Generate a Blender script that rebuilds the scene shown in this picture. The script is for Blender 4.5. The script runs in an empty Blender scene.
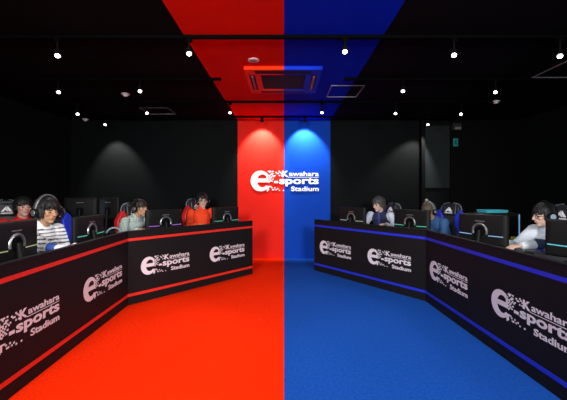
import bpy, bmesh, math, random
import numpy as np
from mathutils import Vector, Matrix, Euler

PI = math.pi
SC = bpy.context.scene
COL = SC.collection
F = 330.0            # focal length in pixels of a 567 px wide frame
CAMZ = 1.3
CEIL = 2.766
BACK = 6.59

# ------------------------------------------------------------------ materials
def mat(name, color, rough=0.6, metal=0.0, emit=None, estr=0.0, var=0.12, scale=30.0, bump=0.0, spec=0.5, coat=0.0):
    m = bpy.data.materials.new(name); m.use_nodes = True
    nt = m.node_tree; b = nt.nodes['Principled BSDF']
    b.inputs['Roughness'].default_value = rough
    b.inputs['Metallic'].default_value = metal
    b.inputs['Specular IOR Level'].default_value = spec
    b.inputs['Coat Weight'].default_value = coat
    tc = nt.nodes.new('ShaderNodeTexCoord'); nz = nt.nodes.new('ShaderNodeTexNoise')
    nz.inputs['Scale'].default_value = scale; nz.inputs['Detail'].default_value = 4
    nt.links.new(tc.outputs['Object'], nz.inputs['Vector'])
    mx = nt.nodes.new('ShaderNodeMix'); mx.data_type = 'RGBA'
    c = Vector(color[:3])
    mx.inputs[6].default_value = (*[max(0, v*(1-var)) for v in c], 1)
    mx.inputs[7].default_value = (*[min(1, v*(1+var)) for v in c], 1)
    nt.links.new(nz.outputs['Fac'], mx.inputs[0]); nt.links.new(mx.outputs[2], b.inputs['Base Color'])
    if bump:
        bp = nt.nodes.new('ShaderNodeBump'); bp.inputs['Strength'].default_value = bump
        bp.inputs['Distance'].default_value = 0.01
        nt.links.new(nz.outputs['Fac'], bp.inputs['Height']); nt.links.new(bp.outputs['Normal'], b.inputs['Normal'])
    if emit:
        b.inputs['Emission Color'].default_value = (*emit, 1); b.inputs['Emission Strength'].default_value = estr
    return m

def attr_mat(name, rough=0.8, scale=140, bump=0.25):
    m = bpy.data.materials.new(name); m.use_nodes = True
    nt = m.node_tree; b = nt.nodes['Principled BSDF']; b.inputs['Roughness'].default_value = rough
    b.inputs['Specular IOR Level'].default_value = 0.3
    a = nt.nodes.new('ShaderNodeAttribute'); a.attribute_name = 'Col'
    nz = nt.nodes.new('ShaderNodeTexNoise'); nz.inputs['Scale'].default_value = scale
    tc = nt.nodes.new('ShaderNodeTexCoord'); nt.links.new(tc.outputs['Object'], nz.inputs['Vector'])
    mp = nt.nodes.new('ShaderNodeMapRange'); mp.inputs['To Min'].default_value = .85; mp.inputs['To Max'].default_value = 1.1
    nt.links.new(nz.outputs['Fac'], mp.inputs['Value'])
    vm = nt.nodes.new('ShaderNodeVectorMath'); vm.operation = 'MULTIPLY'
    nt.links.new(a.outputs['Color'], vm.inputs[0]); nt.links.new(mp.outputs['Result'], vm.inputs[1])
    nt.links.new(vm.outputs[0], b.inputs['Base Color'])
    bp = nt.nodes.new('ShaderNodeBump'); bp.inputs['Strength'].default_value = bump; bp.inputs['Distance'].default_value = .004
    nt.links.new(nz.outputs['Fac'], bp.inputs['Height']); nt.links.new(bp.outputs['Normal'], b.inputs['Normal'])
    return m

def banded_mat(name, stops, rough=0.7, fine=60.0, var=0.1, bump=0.0, spec=0.3):
    """colour by world X: stops = [(x_max, colour), ...]"""
    m = bpy.data.materials.new(name); m.use_nodes = True
    nt = m.node_tree; b = nt.nodes['Principled BSDF']; b.inputs['Roughness'].default_value = rough
    b.inputs['Specular IOR Level'].default_value = spec
    geo = nt.nodes.new('ShaderNodeNewGeometry'); sx = nt.nodes.new('ShaderNodeSeparateXYZ')
    nt.links.new(geo.outputs['Position'], sx.inputs[0])
    prev = None
    for i, (x, c) in enumerate(stops):
        if prev is None:
            rgb = nt.nodes.new('ShaderNodeRGB'); rgb.outputs[0].default_value = (*c, 1); prev = rgb.outputs[0]
        else:
            gt = nt.nodes.new('ShaderNodeMath'); gt.operation = 'GREATER_THAN'; gt.inputs[1].default_value = stops[i-1][0]
            nt.links.new(sx.outputs['X'], gt.inputs[0])
            mx = nt.nodes.new('ShaderNodeMix'); mx.data_type = 'RGBA'
            nt.links.new(gt.outputs[0], mx.inputs[0]); nt.links.new(prev, mx.inputs[6]); mx.inputs[7].default_value = (*c, 1)
            prev = mx.outputs[2]
    nz = nt.nodes.new('ShaderNodeTexNoise'); nz.inputs['Scale'].default_value = fine; nz.inputs['Detail'].default_value = 5
    nt.links.new(geo.outputs['Position'], nz.inputs['Vector'])
    mp = nt.nodes.new('ShaderNodeMapRange'); mp.inputs['From Min'].default_value = .3; mp.inputs['From Max'].default_value = .7
    mp.inputs['To Min'].default_value = 1-var; mp.inputs['To Max'].default_value = 1+var
    nt.links.new(nz.outputs['Fac'], mp.inputs['Value'])
    vm = nt.nodes.new('ShaderNodeVectorMath'); vm.operation = 'MULTIPLY'
    nt.links.new(prev, vm.inputs[0]); nt.links.new(mp.outputs['Result'], vm.inputs[1])
    nt.links.new(vm.outputs[0], b.inputs['Base Color'])
    if bump:
        bp = nt.nodes.new('ShaderNodeBump'); bp.inputs['Strength'].default_value = bump; bp.inputs['Distance'].default_value = .004
        nt.links.new(nz.outputs['Fac'], bp.inputs['Height']); nt.links.new(bp.outputs['Normal'], b.inputs['Normal'])
    return m

RED = (0.80, 0.021, 0.0008); BLUE = (0.008, 0.062, 0.32)
WRED = (0.68, 0.016, 0.009); WBLUE = (0.004, 0.046, 0.36)
CRED = (0.74, 0.011, 0.0008); CBLUE = (0.001, 0.020, 0.50)
BLK = (0.0050, 0.0047, 0.0050); WBLK = (0.0036, 0.0044, 0.0046)
M = {}
M['carpet'] = banded_mat('carpet', [(0, RED), (99, BLUE)], .95, 45, .15, .3, .03)
M['ceiling'] = banded_mat('ceiling_paint', [(-.925, BLK), (0, CRED), (.92, CBLUE), (99, BLK)], .9, 3, .04, 0, .05)
M['backwall'] = banded_mat('back_wall_paint', [(-.925, WBLK), (0, WRED), (.925, WBLUE), (99, WBLK)], .7, 3, .04, 0, .05)
M['sidewall'] = mat('side_wall_paint', (.004, .0052, .005), .85, scale=3, spec=.06)
M['board'] = mat('board_with_painted_light', (.013, .017, .018), .6, scale=5, spec=.12)  # lighter tone stands for the lamp's scallop on the wall
M['black'] = mat('black_plastic', (.006, .006, .0065), .5, scale=60, spec=.12)
M['matte'] = mat('matte_black', (.003, .003, .003), .7, scale=40, spec=.06)
M['shell'] = mat('monitor_shell', (.010, .0095, .010), .5, scale=80, spec=.14)
M['counter'] = mat('black_counter_vinyl', (.0085, .0076, .0082), .55, scale=12, spec=.12)
M['cap'] = mat('counter_cap', (.004, .004, .004), .6, scale=30, spec=.2)
M['redstripe'] = mat('red_stripe', (.62, .02, .008), .5)
M['bluestripe'] = mat('blue_stripe', (.012, .025, .55), .5)
M['logo'] = mat('logo_print', (.66, .60, .64), .6, scale=40, var=.06)
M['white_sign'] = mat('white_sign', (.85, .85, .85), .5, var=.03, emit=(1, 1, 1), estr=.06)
M['silver'] = mat('brushed_silver', (.34, .34, .36), .35, .8, scale=50)
M['alu'] = mat('aluminium_trim', (.26, .26, .27), .5, .3, scale=50)
M['whiteplastic'] = mat('white_plastic', (.75, .7, .68), .5)
M['screen'] = mat('screen_glass', (.01, .01, .012), .2, emit=(.6, .75, 1), estr=1.6)
M['lens'] = mat('lamp_lens', (1, 1, 1), .3, emit=(1, .98, .95), estr=9)
M['lens_dim'] = mat('wash_lens', (1, 1, 1), .3, emit=(1, .98, .95), estr=2)
M['badge'] = mat('grey_badge', (.16, .14, .15), .4)
M['redleather'] = mat('red_leather', (.55, .015, .012), .45, scale=120, bump=.1)
M['blueleather'] = mat('blue_leather', (.012, .03, .55), .45, scale=120, bump=.1)
M['blackleather'] = mat('black_leather', (.014, .015, .018), .45, scale=120, bump=.1)
M['greyleather'] = mat('grey_piping', (.13, .15, .18), .5, scale=120)
M['emblem'] = mat('white_emblem', (.85, .85, .85), .5)
M['desk'] = mat('desk_laminate', (.02, .02, .021), .5, scale=9)
M['teal'] = mat('teal_cloth', (.03, .34, .42), .7, scale=40)
M['paper'] = mat('white_paper', (.7, .7, .7), .8)
M['yellow'] = mat('yellow_plastic', (.7, .6, .06), .5)
M['beige'] = mat('beige_plastic', (.32, .25, .15), .6)
M['greybox'] = mat('dark_grey_box', (.022, .024, .024), .6, spec=.1)
M['palegrey'] = mat('pale_blue_badge_and_glint', (.25, .34, .42), .35)  # badge plastic; on the spare gear, bluish glare painted as colour
M['signgreen'] = mat('green_sign_face', (.01, .1, .09), .5, emit=(.02, .42, .38), estr=.13, spec=.1)
M['signdark'] = mat('sign_pictogram', (.004, .03, .03), .5)
M['cloth'] = attr_mat('cloth', .85, 160, .3)
M['skin'] = attr_mat('skin', .5, 60, .05)
M['denim'] = mat('dark_trousers', (.02, .022, .03), .9, scale=200, bump=.2)
M['shoe'] = mat('shoe_rubber', (.03, .03, .03), .6)
M['eye'] = mat('eye_dark', (.02, .014, .012), .15)
def hairmat(n, c): return mat(n, c, .45, scale=90, var=.4, bump=.4, spec=.25)
M['hair_black'] = hairmat('black_hair', (.012, .011, .011))
M['hair_grey'] = hairmat('ash_brown_hair', (.062, .055, .051))
M['hair_brown'] = hairmat('brown_hair', (.026, .017, .012))
M['hair_tan'] = hairmat('tan_brown_hair', (.075, .052, .034))
M['acpaint'] = banded_mat('ac_paint', [(0, (.85, .035, .003)), (99, (.006, .035, .62))], .6, 8, .04, 0, .08)
M['acslot'] = mat('ac_slot', (.006, .004, .006), .6, spec=.05)
M['acflap'] = mat('ac_flap', (.35, .06, .12), .5)
M['acgrille'] = mat('ac_grille', (.03, .018, .02), .6, spec=.05)
M['rail'] = mat('track_black', (.0015, .0015, .0015), .8, spec=.02)
def led(name, c, s): return mat(name, tuple(v*.6 for v in c), .4, emit=c, estr=s)
M['led_green'] = led('led_green', (.1, .62, .42), .45)
M['led_olive'] = led('led_olive', (.45, .5, .22), .45)
M['led_purple'] = led('led_purple', (.42, .12, .62), .6)
M['led_teal'] = led('led_teal', (.12, .48, .45), .4)
M['led_pale'] = led('led_pale', (.42, .55, .52), .4)
M['led_blue'] = led('led_blue', (.25, .5, .8), .5)
M['led_cyan'] = led('led_cyan', (.12, .6, .7), .5)

# ------------------------------------------------------------------ mesh builder
class MB:
    def __init__(s): s.v = []; s.f = []
    def add(s, verts, faces):
        n = len(s.v); s.v += [Vector(p) for p in verts]; s.f += [tuple(i+n for i in q) for q in faces]; return s
    def box(s, c, d, R=None):
        c = Vector(c); hx, hy, hz = d[0]/2, d[1]/2, d[2]/2
        vs = [Vector((x, y, z)) for x in (-hx, hx) for y in (-hy, hy) for z in (-hz, hz)]
        if R is not None: vs = [R @ v for v in vs]
        return s.add([c+v for v in vs], [(0,1,3,2),(4,6,7,5),(0,4,5,1),(2,3,7,6),(0,2,6,4),(1,5,7,3)])
    def loft(s, rings, cap=True):
        n = len(rings[0]); vs = [p for r in rings for p in r]; fs = []
        for k in range(len(rings)-1):
            for i in range(n):
                j = (i+1) % n; fs.append((k*n+i, k*n+j, (k+1)*n+j, (k+1)*n+i))
        if cap:
            fs.append(tuple(range(n))[::-1]); fs.append(tuple(range((len(rings)-1)*n, len(rings)*n)))
        return s.add(vs, fs)
    def cyl(s, a, b, r0, r1=None, n=16):
        a = Vector(a); b = Vector(b); r1 = r0 if r1 is None else r1
        q = (b-a).to_track_quat('Z', 'Y')
        rings = [[p + q @ Vector((r*math.cos(2*PI*i/n), r*math.sin(2*PI*i/n), 0)) for i in range(n)] for p, r in ((a, r0), (b, r1))]
        return s.loft(rings)
    def ell(s, c, r, R=None, nu=16, nv=10):
        c = Vector(c); r = (r, r, r) if not hasattr(r, '__len__') else r
        vs = []; fs = []
        for j in range(1, nv):
            t = PI*j/nv
            for i in range(nu):
                p = 2*PI*i/nu; v = Vector((r[0]*math.sin(t)*math.cos(p), r[1]*math.sin(t)*math.sin(p), r[2]*math.cos(t)))
                vs.append(c + (R @ v if R is not None else v))
        top = Vector((0, 0, r[2])); 
        if R is not None: top = R @ top
        vs += [c+top, c-top]; T, B = len(vs)-2, len(vs)-1
        for j in range(nv-2):
            for i in range(nu):
                k = (i+1) % nu; fs.append((j*nu+i, (j+1)*nu+i, (j+1)*nu+k, j*nu+k))
        for i in range(nu):
            k = (i+1) % nu; fs.append((T, i, k)); fs.append((B, (nv-2)*nu+k, (nv-2)*nu+i))
        return s.add(vs, fs)
    def cap(s, a, b, ra, rb, n=14):
        a = Vector(a); b = Vector(b)
        s.cyl(a, b, ra*.995, rb*.995, n); s.ell(a, ra, None, n, 8); s.ell(b, rb, None, n, 8); return s
    def tube(s, pts, r, n=10, closed=False):
        pts = [Vector(p) for p in pts]; m = len(pts); rr = r if hasattr(r, '__len__') else [r]*m
        rings = []; ref = None
        for k in range(m):
            t = (pts[(k+1) % m]-pts[k-1]) if closed else (pts[min(k+1, m-1)]-pts[max(k-1, 0)])
            t.normalize()
            if ref is None: ref = t.orthogonal()
            ref = (ref - t*ref.dot(t)).normalized(); bn = t.cross(ref)
            rings.append([pts[k]+rr[k]*(ref*math.cos(2*PI*i/n)+bn*math.sin(2*PI*i/n)) for i in range(n)])
        if closed: rings.append(rings[0]); return s.loft(rings, False)
        return s.loft(rings)
    def prism(s, poly, y0, y1, flip=False):
        """poly of (x,z) extruded in y"""
        n = len(poly)
        vs = [Vector((p[0], y0, p[1])) for p in poly]+[Vector((p[0], y1, p[1])) for p in poly]
        fs = [tuple(range(n)), tuple(range(n, 2*n))[::-1]]+[(i, n+i, n+(i+1) % n, (i+1) % n) for i in range(n)]
        return s.add(vs, fs)
    def build(s, name, m, parent=None, smooth=True, bevel=0, xf=None):
        me = bpy.data.meshes.new(name)
        vs = [xf @ v for v in s.v] if xf is not None else s.v
        me.from_pydata([tuple(v) for v in vs], [], s.f); me.validate()
        bm = bmesh.new(); bm.from_mesh(me); bmesh.ops.recalc_face_normals(bm, faces=bm.faces); bm.to_mesh(me); bm.free()
        o = bpy.data.objects.new(name, me); COL.objects.link(o); me.materials.append(m)
        if bevel:
            b = o.modifiers.new('bevel', 'BEVEL'); b.width = bevel; b.segments = 3; b.limit_method = 'ANGLE'; b.angle_limit = math.radians(40)
        if smooth:
            me.polygons.foreach_set('use_smooth', [True]*len(me.polygons)); sharp(me)
        if parent is not None: o.parent = parent
        return o

def sharp(me, ang=38):
    bm = bmesh.new(); bm.from_mesh(me); a = math.radians(ang)
    for e in bm.edges:
        e.smooth = not (len(e.link_faces) != 2 or e.calc_face_angle(0) > a)
    bm.to_mesh(me); bm.free()

def tag(o, label, cat, group=None):
    o['label'] = label; o['category'] = cat
    if group: o['group'] = group
    return o
def thing(name, label, cat, loc=(0, 0, 0), rz=0, group=None):
    o = bpy.data.objects.new(name, None); COL.objects.link(o); o.location = loc; o.rotation_euler = (0, 0, rz)
    o.empty_display_size = .1
    return tag(o, label, cat, group)
def structure(o): o['kind'] = 'structure'; return o
def copy_tree(o, parent=None):
    c = o.copy(); COL.objects.link(c)
    if parent is not None: c.parent = parent
    for ch in [x for x in list(COL.objects) if x.parent == o]: copy_tree(ch, c)
    return c
def ray(px, d): return (px-284)/F*d
def hgt(py, d): return CAMZ-(py-193.5)/F*d

# ------------------------------------------------------------------ room
XL, XR, YF = -4.25, 4.7, -1.6
structure(MB().box(((XL+XR)/2, (YF+BACK)/2, -.05), (XR-XL+.2, BACK-YF+.2, .1)).build('floor', M['carpet'], smooth=False))
structure(MB().box(((XL+XR)/2, (YF+BACK)/2, CEIL+.05), (XR-XL+.2, BACK-YF+.2, .1)).build('ceiling', M['ceiling'], smooth=False))
structure(MB().box(((XL+XR)/2, BACK+.05, CEIL/2), (XR-XL+.2, .1, CEIL)).build('wall_back', M['backwall'], smooth=False))
structure(MB().box((XL-.05, (YF+BACK)/2, CEIL/2), (.1, BACK-YF, CEIL)).build('wall_left', M['sidewall'], smooth=False))
structure(MB().box((XR+.05, (YF+BACK)/2, CEIL/2), (.1, BACK-YF, CEIL)).build('wall_right', M['sidewall'], smooth=False))
structure(MB().box(((XL+XR)/2, YF-.05, CEIL/2), (XR-XL+.2, .1, CEIL)).build('wall_front', M['sidewall'], smooth=False))
# dark upright and upper board lightened to stand for a light scallop right of the blue stripe, black wall beyond
structure(MB().box((2.735, BACK-.06, CEIL/2), (.07, .12, CEIL-.01)).build('trim_1', M['matte'], bevel=.004))
structure(MB().box((3.04, BACK-.012, 2.03), (.52, .024, 1.24)).build('trim_2', M['board'], bevel=.004))
structure(MB().box((4.0, BACK-.02, CEIL/2), (1.38, .04, CEIL-.01)).build('trim_3', M['matte'], bevel=.004))

# ------------------------------------------------------------------ logo geometry (units: 422 wide x 127 high, origin at lower left)
def text_mesh(body, box, bold=.02):
    cu = bpy.data.curves.new('t', 'FONT'); cu.body = body; cu.offset = bold; cu.resolution_u = 3
    ob = bpy.data.objects.new('t', cu); COL.objects.link(ob)
    dg = bpy.context.evaluated_depsgraph_get(); ev = ob.evaluated_get(dg); me = ev.to_mesh()
    vs = [Vector(v.co) for v in me.vertices]; fs = [tuple(p.vertices) for p in me.polygons]
    ev.to_mesh_clear(); bpy.data.objects.remove(ob); bpy.data.curves.remove(cu)
    x0 = min(v.x for v in vs); x1 = max(v.x for v in vs); y0 = min(v.y for v in vs); y1 = max(v.y for v in vs)
    bx0, bx1, by0, by1 = box
    return [Vector((bx0+(v.x-x0)/(x1-x0)*(bx1-bx0), by0+(v.y-y0)/(y1-y0)*(by1-by0), 0)) for v in vs], fs

def logo_pieces():
    rnd = random.Random(11); H = 197; X0 = 68
    def Y(y): return H-y
    out = {'emblem': ([], []), 'upper': ([], []), 'middle': ([], []), 'lower': ([], [])}
    def put(k, vs, fs):
        V, Fc = out[k]; n = len(V); V += vs; Fc += [tuple(i+n for i in f) for f in fs]
    def rect(k, x0, x1, y0, y1):
        put(k, [Vector((x-X0, Y(y), 0)) for x, y in ((x0, y1), (x1, y1), (x1, y0), (x0, y0))], [(0, 1, 2, 3)])
    # the e: thick ring, open at lower right, cut straight at x ~ 174
    N = 40; a0, a1 = math.radians(40), math.radians(318); vs = []; fs = []
    for i in range(N+1):
        a = a0+(a1-a0)*i/N
        o = Vector((129+61*math.cos(a), 133-63.5*math.sin(a), 0)); q = Vector((140+33*math.cos(a), 132-41*math.sin(a), 0))
        o.x = min(o.x, 174); q.x = min(q.x, 172)
        vs += [Vector((q.x-X0, Y(q.y), 0)), Vector((o.x-X0, Y(o.y), 0))]
    for i in range(N): fs.append((2*i, 2*i+1, 2*i+3, 2*i+2))
    put('emblem', vs, fs)
    rect('emblem', 104, 176, 118, 141)
    rect('emblem', 164, 175, 86, 119)
    # dissolving pixels
    p = 6.6
    for cx in range(13):
        for cy in range(6):
            x = 176+cx*p; y = 70+cy*p
            if x > 258: continue
            if rnd.random() < (.66 if (cx+cy) % 2 == 0 else .3)*(1-cx/15): rect('emblem', x, x+p*.97, y, y+p*.97)
    for x, y in ((177, 110), (184, 117), (190, 124), (177, 124), (184, 131), (197, 131), (177, 138), (203, 118), (190, 110)): rect('emblem', x, x+p, y, y+p)
    for x, y in ((168, 164), (175, 164), (182, 164), (175, 171), (162, 178), (168, 178), (175, 178), (168, 185), (175, 185), (168, 191), (189, 165), (196, 172), (200, 184), (207, 184),
                 (214, 172), (222, 184), (232, 178), (243, 188), (268, 188)): rect('emblem', x, x+p, y, y+p)
    rect('middle', 213, 238, 133, 146)
    for k, body, bx, bd in (('upper', 'K', (262, 302, Y(108), Y(70)), .03), ('upper', 'awahara', (306, 490, Y(102.5), Y(74)), .014),
                            ('middle', 'sports', (245, 490, Y(166), Y(113)), .028), ('lower', 'Stadium', (318, 490, Y(196), Y(167)), .02)):
        v, f = text_mesh(body, bx, bd); put(k, [Vector((q.x-X0, q.y, 0)) for q in v], f)
    rect('upper', 300, 490, 108.5, 111)
    return out
LOGO = logo_pieces()
LW, LH = 422.0, 127.0

def flat_to_solid(vs, fs, xf, depth):
    """flat pieces mapped by xf (x right, y up, z out), thickened outward by depth"""
    bm = bmesh.new(); bv = [bm.verts.new(v) for v in vs]
    for f in fs:
        try: bm.faces.new([bv[i] for i in f])
        except ValueError: pass
    bmesh.ops.recalc_face_normals(bm, faces=bm.faces)
    for f in bm.faces:
        f.normal_update()
        if f.normal.z < 0: f.normal_flip()
    if depth:
        r = bmesh.ops.extrude_face_region(bm, geom=list(bm.faces))
        for v in [g for g in r['geom'] if isinstance(g, bmesh.types.BMVert)]: v.co.z += depth
    bmesh.ops.transform(bm, matrix=xf, verts=bm.verts)
    me = bpy.data.meshes.new('m'); bm.to_mesh(me); bm.free(); return me
def mesh_obj(name, me, m, parent=None):
    me.name = name; o = bpy.data.objects.new(name, me); COL.objects.link(o); me.materials.append(m)
    if parent is not None: o.parent = parent
    return o

# sign on the back wall
sw = (318.2-250.3)/F*BACK; sc = sw/LW
sx = ray(250.8, BACK); sz = hgt(191.3, BACK)
sg = thing('wall_sign', 'large white raised sign lettering with pixelated e on the red and blue back wall', 'sign', (sx+sw/2, BACK, sz))
XF = Matrix(((sc, 0, 0, -sw/2), (0, 0, -1, 0), (0, sc, 0, 0), (0, 0, 0, 1)))
for k, nm in (('emblem', 'emblem'), ('upper', 'lettering'), ('middle', 'lettering'), ('lower', 'lettering')):
    v, f = LOGO[k]; mesh_obj(nm, flat_to_solid(v, f, XF, .018), M['white_sign'], sg)

# ------------------------------------------------------------------ counters
CH = .862
def counter(A, B, stripe, label, logos=(.5, 1.5), end=None, w=.68):
    A = Vector((*A, 0)); B = Vector((*B, 0)); L = (B-A).length; u = (B-A)/L; m = Vector((u.y, -u.x, 0))
    t = thing('counter', label, 'counter', A, math.atan2(u.y, u.x), 'black front counters')
    # local: x along, y into players' side (= -m), z up; front face at y = 0
    MB().box((L/2, .015, (CH-.012)/2), (L, .03, CH-.012)).build('front_panel', M['counter'], t, bevel=.002)
    MB().box((L/2, .022, CH-.006), (L, .05, .014)).build('top_cap', M['cap'], t, bevel=.003)
    for z0, z1 in ((.745, .776), (.098, .130)):
        MB().box((L/2, -.001, (z0+z1)/2), (L-.002, .004, z1-z0)).build('stripe', M[stripe], t)['label'] = ('red' if 'red' in stripe else 'blue')+' horizontal stripe'
    if end is not None:
        MB().box((end, .08, (CH-.014)/2), (.024, .10, CH-.016)).build('end_panel', M['counter'], t, bevel=.002)
    s = w/LW; sv = .217/LH
    for c in logos:
        xf = Matrix(((s, 0, 0, c-w/2), (0, 0, -1, -.0005), (0, sv, 0, .312), (0, 0, 0, 1)))
        V = []; Fc = []
        for k in LOGO:
            n = len(V); V += LOGO[k][0]; Fc += [tuple(i+n for i in f) for f in LOGO[k][1]]
        o = mesh_obj('logo', flat_to_solid(V, Fc, xf, .002), M['logo'], t); o['label'] = 'white printed logo with pixelated e'
    return t, A, u, m, L
JL = (-1.811, 3.83); JR = (1.708, 3.98)
L1 = counter((-1.731, 1.832), JL, 'redstripe', 'black counter with red stripes along the left edge, nearest the camera', (.375, 1.465), .012, .755)
L2 = counter(JL, (-.507, 5.345), 'redstripe', 'black counter with red stripes ending at the red back wall stripe', (.485, 1.485), 1.988, .665)
R2 = counter((.513, 5.59), JR, 'bluestripe', 'black counter with blue stripes starting at the blue back wall stripe', (.478, 1.47), .012)
R1 = counter(JR, (1.748, 1.98), 'bluestripe', 'black counter with blue stripes along the right edge, nearest the camera', (.495, 1.61), 1.988, .765)

# desks behind the counters
DZ = .72
def desk(seg, depth, label, off=.15):
    t0, A, u, m, L = seg; o = A - m*off
    t = thing('gaming_desk', label, 'desk', o, math.atan2(u.y, u.x), 'desks behind the counters')
    MB().box((L/2, depth/2, DZ-.015), (L-.02, depth, .03)).build('desk_top', M['desk'], t, bevel=.004)
    for x in (.06, L-.06):
        for y in (.05, depth-.05): MB().box((x, y, (DZ-.03)/2), (.04, .04, DZ-.03)).build('leg', M['black'], t)
desk(L1, .62, 'black desk behind the near left red-striped counter')
desk(L2, .60, 'black desk behind the far left red-striped counter')
desk(R2, .60, 'black desk behind the far right blue-striped counter')
desk(R1, .72, 'black desk behind the near right blue-striped counter')

def side_table(cx, cy, w, d, label):
    t = thing('side_table', label, 'table', (cx, cy, 0))
    MB().box((0, 0, DZ-.015), (w, d, .03)).build('table_top', M['desk'], t, bevel=.004)
    for sx_ in (-1, 1):
        for sy_ in (-1, 1): MB().box((sx_*(w/2-.04), sy_*(d/2-.04), (DZ-.03)/2), (.04, .04, DZ-.03)).build('leg', M['black'], t)
side_table(-3.06, 5.34, 1.10, .56, 'black rear table under two tall monitors by the left back wall')
side_table(2.86, 4.40, .80, .64, 'black side table behind the right desk carrying a teal box')

# ------------------------------------------------------------------ monitors
def monitor(x, y, rz, ledm, label, w=.55, h=.325, zb=.75, top=None, ring=True, base_z=DZ, group='monitors on the front desks'):
    """screen faces local +Y, shell faces local -Y"""
    t = thing('monitor', label, 'monitor', (x, y, base_z), rz, group)
    z0 = zb-base_z; zc = z0+h/2
    MB().box((0, .012, zc), (w, .020, h)).build('bezel', M['black'], t, bevel=.004)
    MB().box((0, .0235, zc+.004), (w-.02, .004, h-.03)).build('screen', M['screen'], t)
    # shell: tapered back
    rings = []
    for yy, k in ((.004, 1.0), (-.012, .985), (-.028, .90), (-.036, .72)):
        hw, hh = w/2*k, h/2*k
        rings.append([Vector((sx_*hw, yy, zc+sz_*hh)) for sx_, sz_ in ((-1, -1), (1, -1), (1, 1), (-1, 1))])
    MB().loft(rings).build('rear_shell', M['shell'], t, bevel=.004)
    rzc = zc-.02
    if ring:
        pts = [(.078*math.cos(a), -.038, rzc+.078*math.sin(a)) for a in [math.radians(-20+220*i/24) for i in range(25)]]
        MB().tube(pts, [.012]*25, 8).build('ring', M['silver'], t)
        MB().cyl((0, -.02, rzc), (0, -.05, rzc), .058, .052, 28).build('hub', M['matte'], t, bevel=.004)
        for s in (-1, 1):
            MB().box((s*(.095+(w/2-.03-.095)/2), -.034, rzc-.04), (w/2-.03-.095, .012, .008), Matrix.Rotation(-s*.02, 3, 'Y')).build('light_strip', M[ledm], t)['label'] = 'thin glowing strip across the back'
    else:
        MB().box((0, -.036, rzc-.02), (.11, .02, .11)).build('hub', M['matte'], t, bevel=.01)
    for k in range(5): pass
    bd = MB()
    for k in range(6): bd.box((-.045+.018*k, -.0375, zc+h*.27), (.013, .004, .011))
    if ring: bd.build('badge', M['badge'], t)
    else: bd.build('badge', M['silver'], t)
    MB().cyl((0, -.05, rzc+.01), (0, -.075, .012), .021, .026, 14).build('stand_neck', M['black'], t)
    MB().cyl((0, -.05, 0), (0, -.05, .014), .115, .11, 32).build('stand_foot', M['black'], t, bevel=.003)
    return t
def yaw(dx, dy): return math.atan2(dy, dx)
def seg_at(seg, s, off):
    t0, A, u, m, L = seg; p = A+u*s-m*off; return p.x, p.y, math.atan2(u.y, u.x)
monitor(-2.19, 2.66, math.radians(93), 'led_olive', 'black monitor cut by the left edge of the photo, rear side with pale light strip')
monitor(-2.2, 3.72, math.radians(90), 'led_green', 'black monitor with green light strip beside the player in the striped white shirt', h=.30)
monitor(*seg_at(L2, .71, .45), 'led_purple', 'black monitor with purple light strip in front of the player in pale shirt')
monitor(*seg_at(L2, 1.81, .45), 'led_green', 'black monitor with green light strip at the red wall end of the left row')
monitor(*seg_at(R2, 2.0-1.55, .45), 'led_pale', 'black monitor with pale strip at the blue wall end of the right row')
monitor(*seg_at(R2, 2.0-.47, .45), 'led_green', 'black monitor hiding the face of the player in the blue denim top')
monitor(2.16, 3.60, yaw(.41, -.91), 'led_blue', 'black monitor with pale blue strip in front of the teal box')
monitor(2.475, 2.72, yaw(.46, -.88), 'led_cyan', 'black monitor cut by the right edge, in front of the player in white')
monitor(ray(81, 5.2), 5.2, math.radians(8), 'led_green', 'tall dark monitor on the rear left table, left of the pair', w=.49, h=.36, zb=.88, ring=False, group='tall monitors on the rear table')
monitor(ray(109.5, 5.35), 5.35, math.radians(-12), 'led_green', 'tall dark monitor on the rear left table, right of the pair', w=.38, h=.36, zb=.88, ring=False, group='tall monitors on the rear table')

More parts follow.
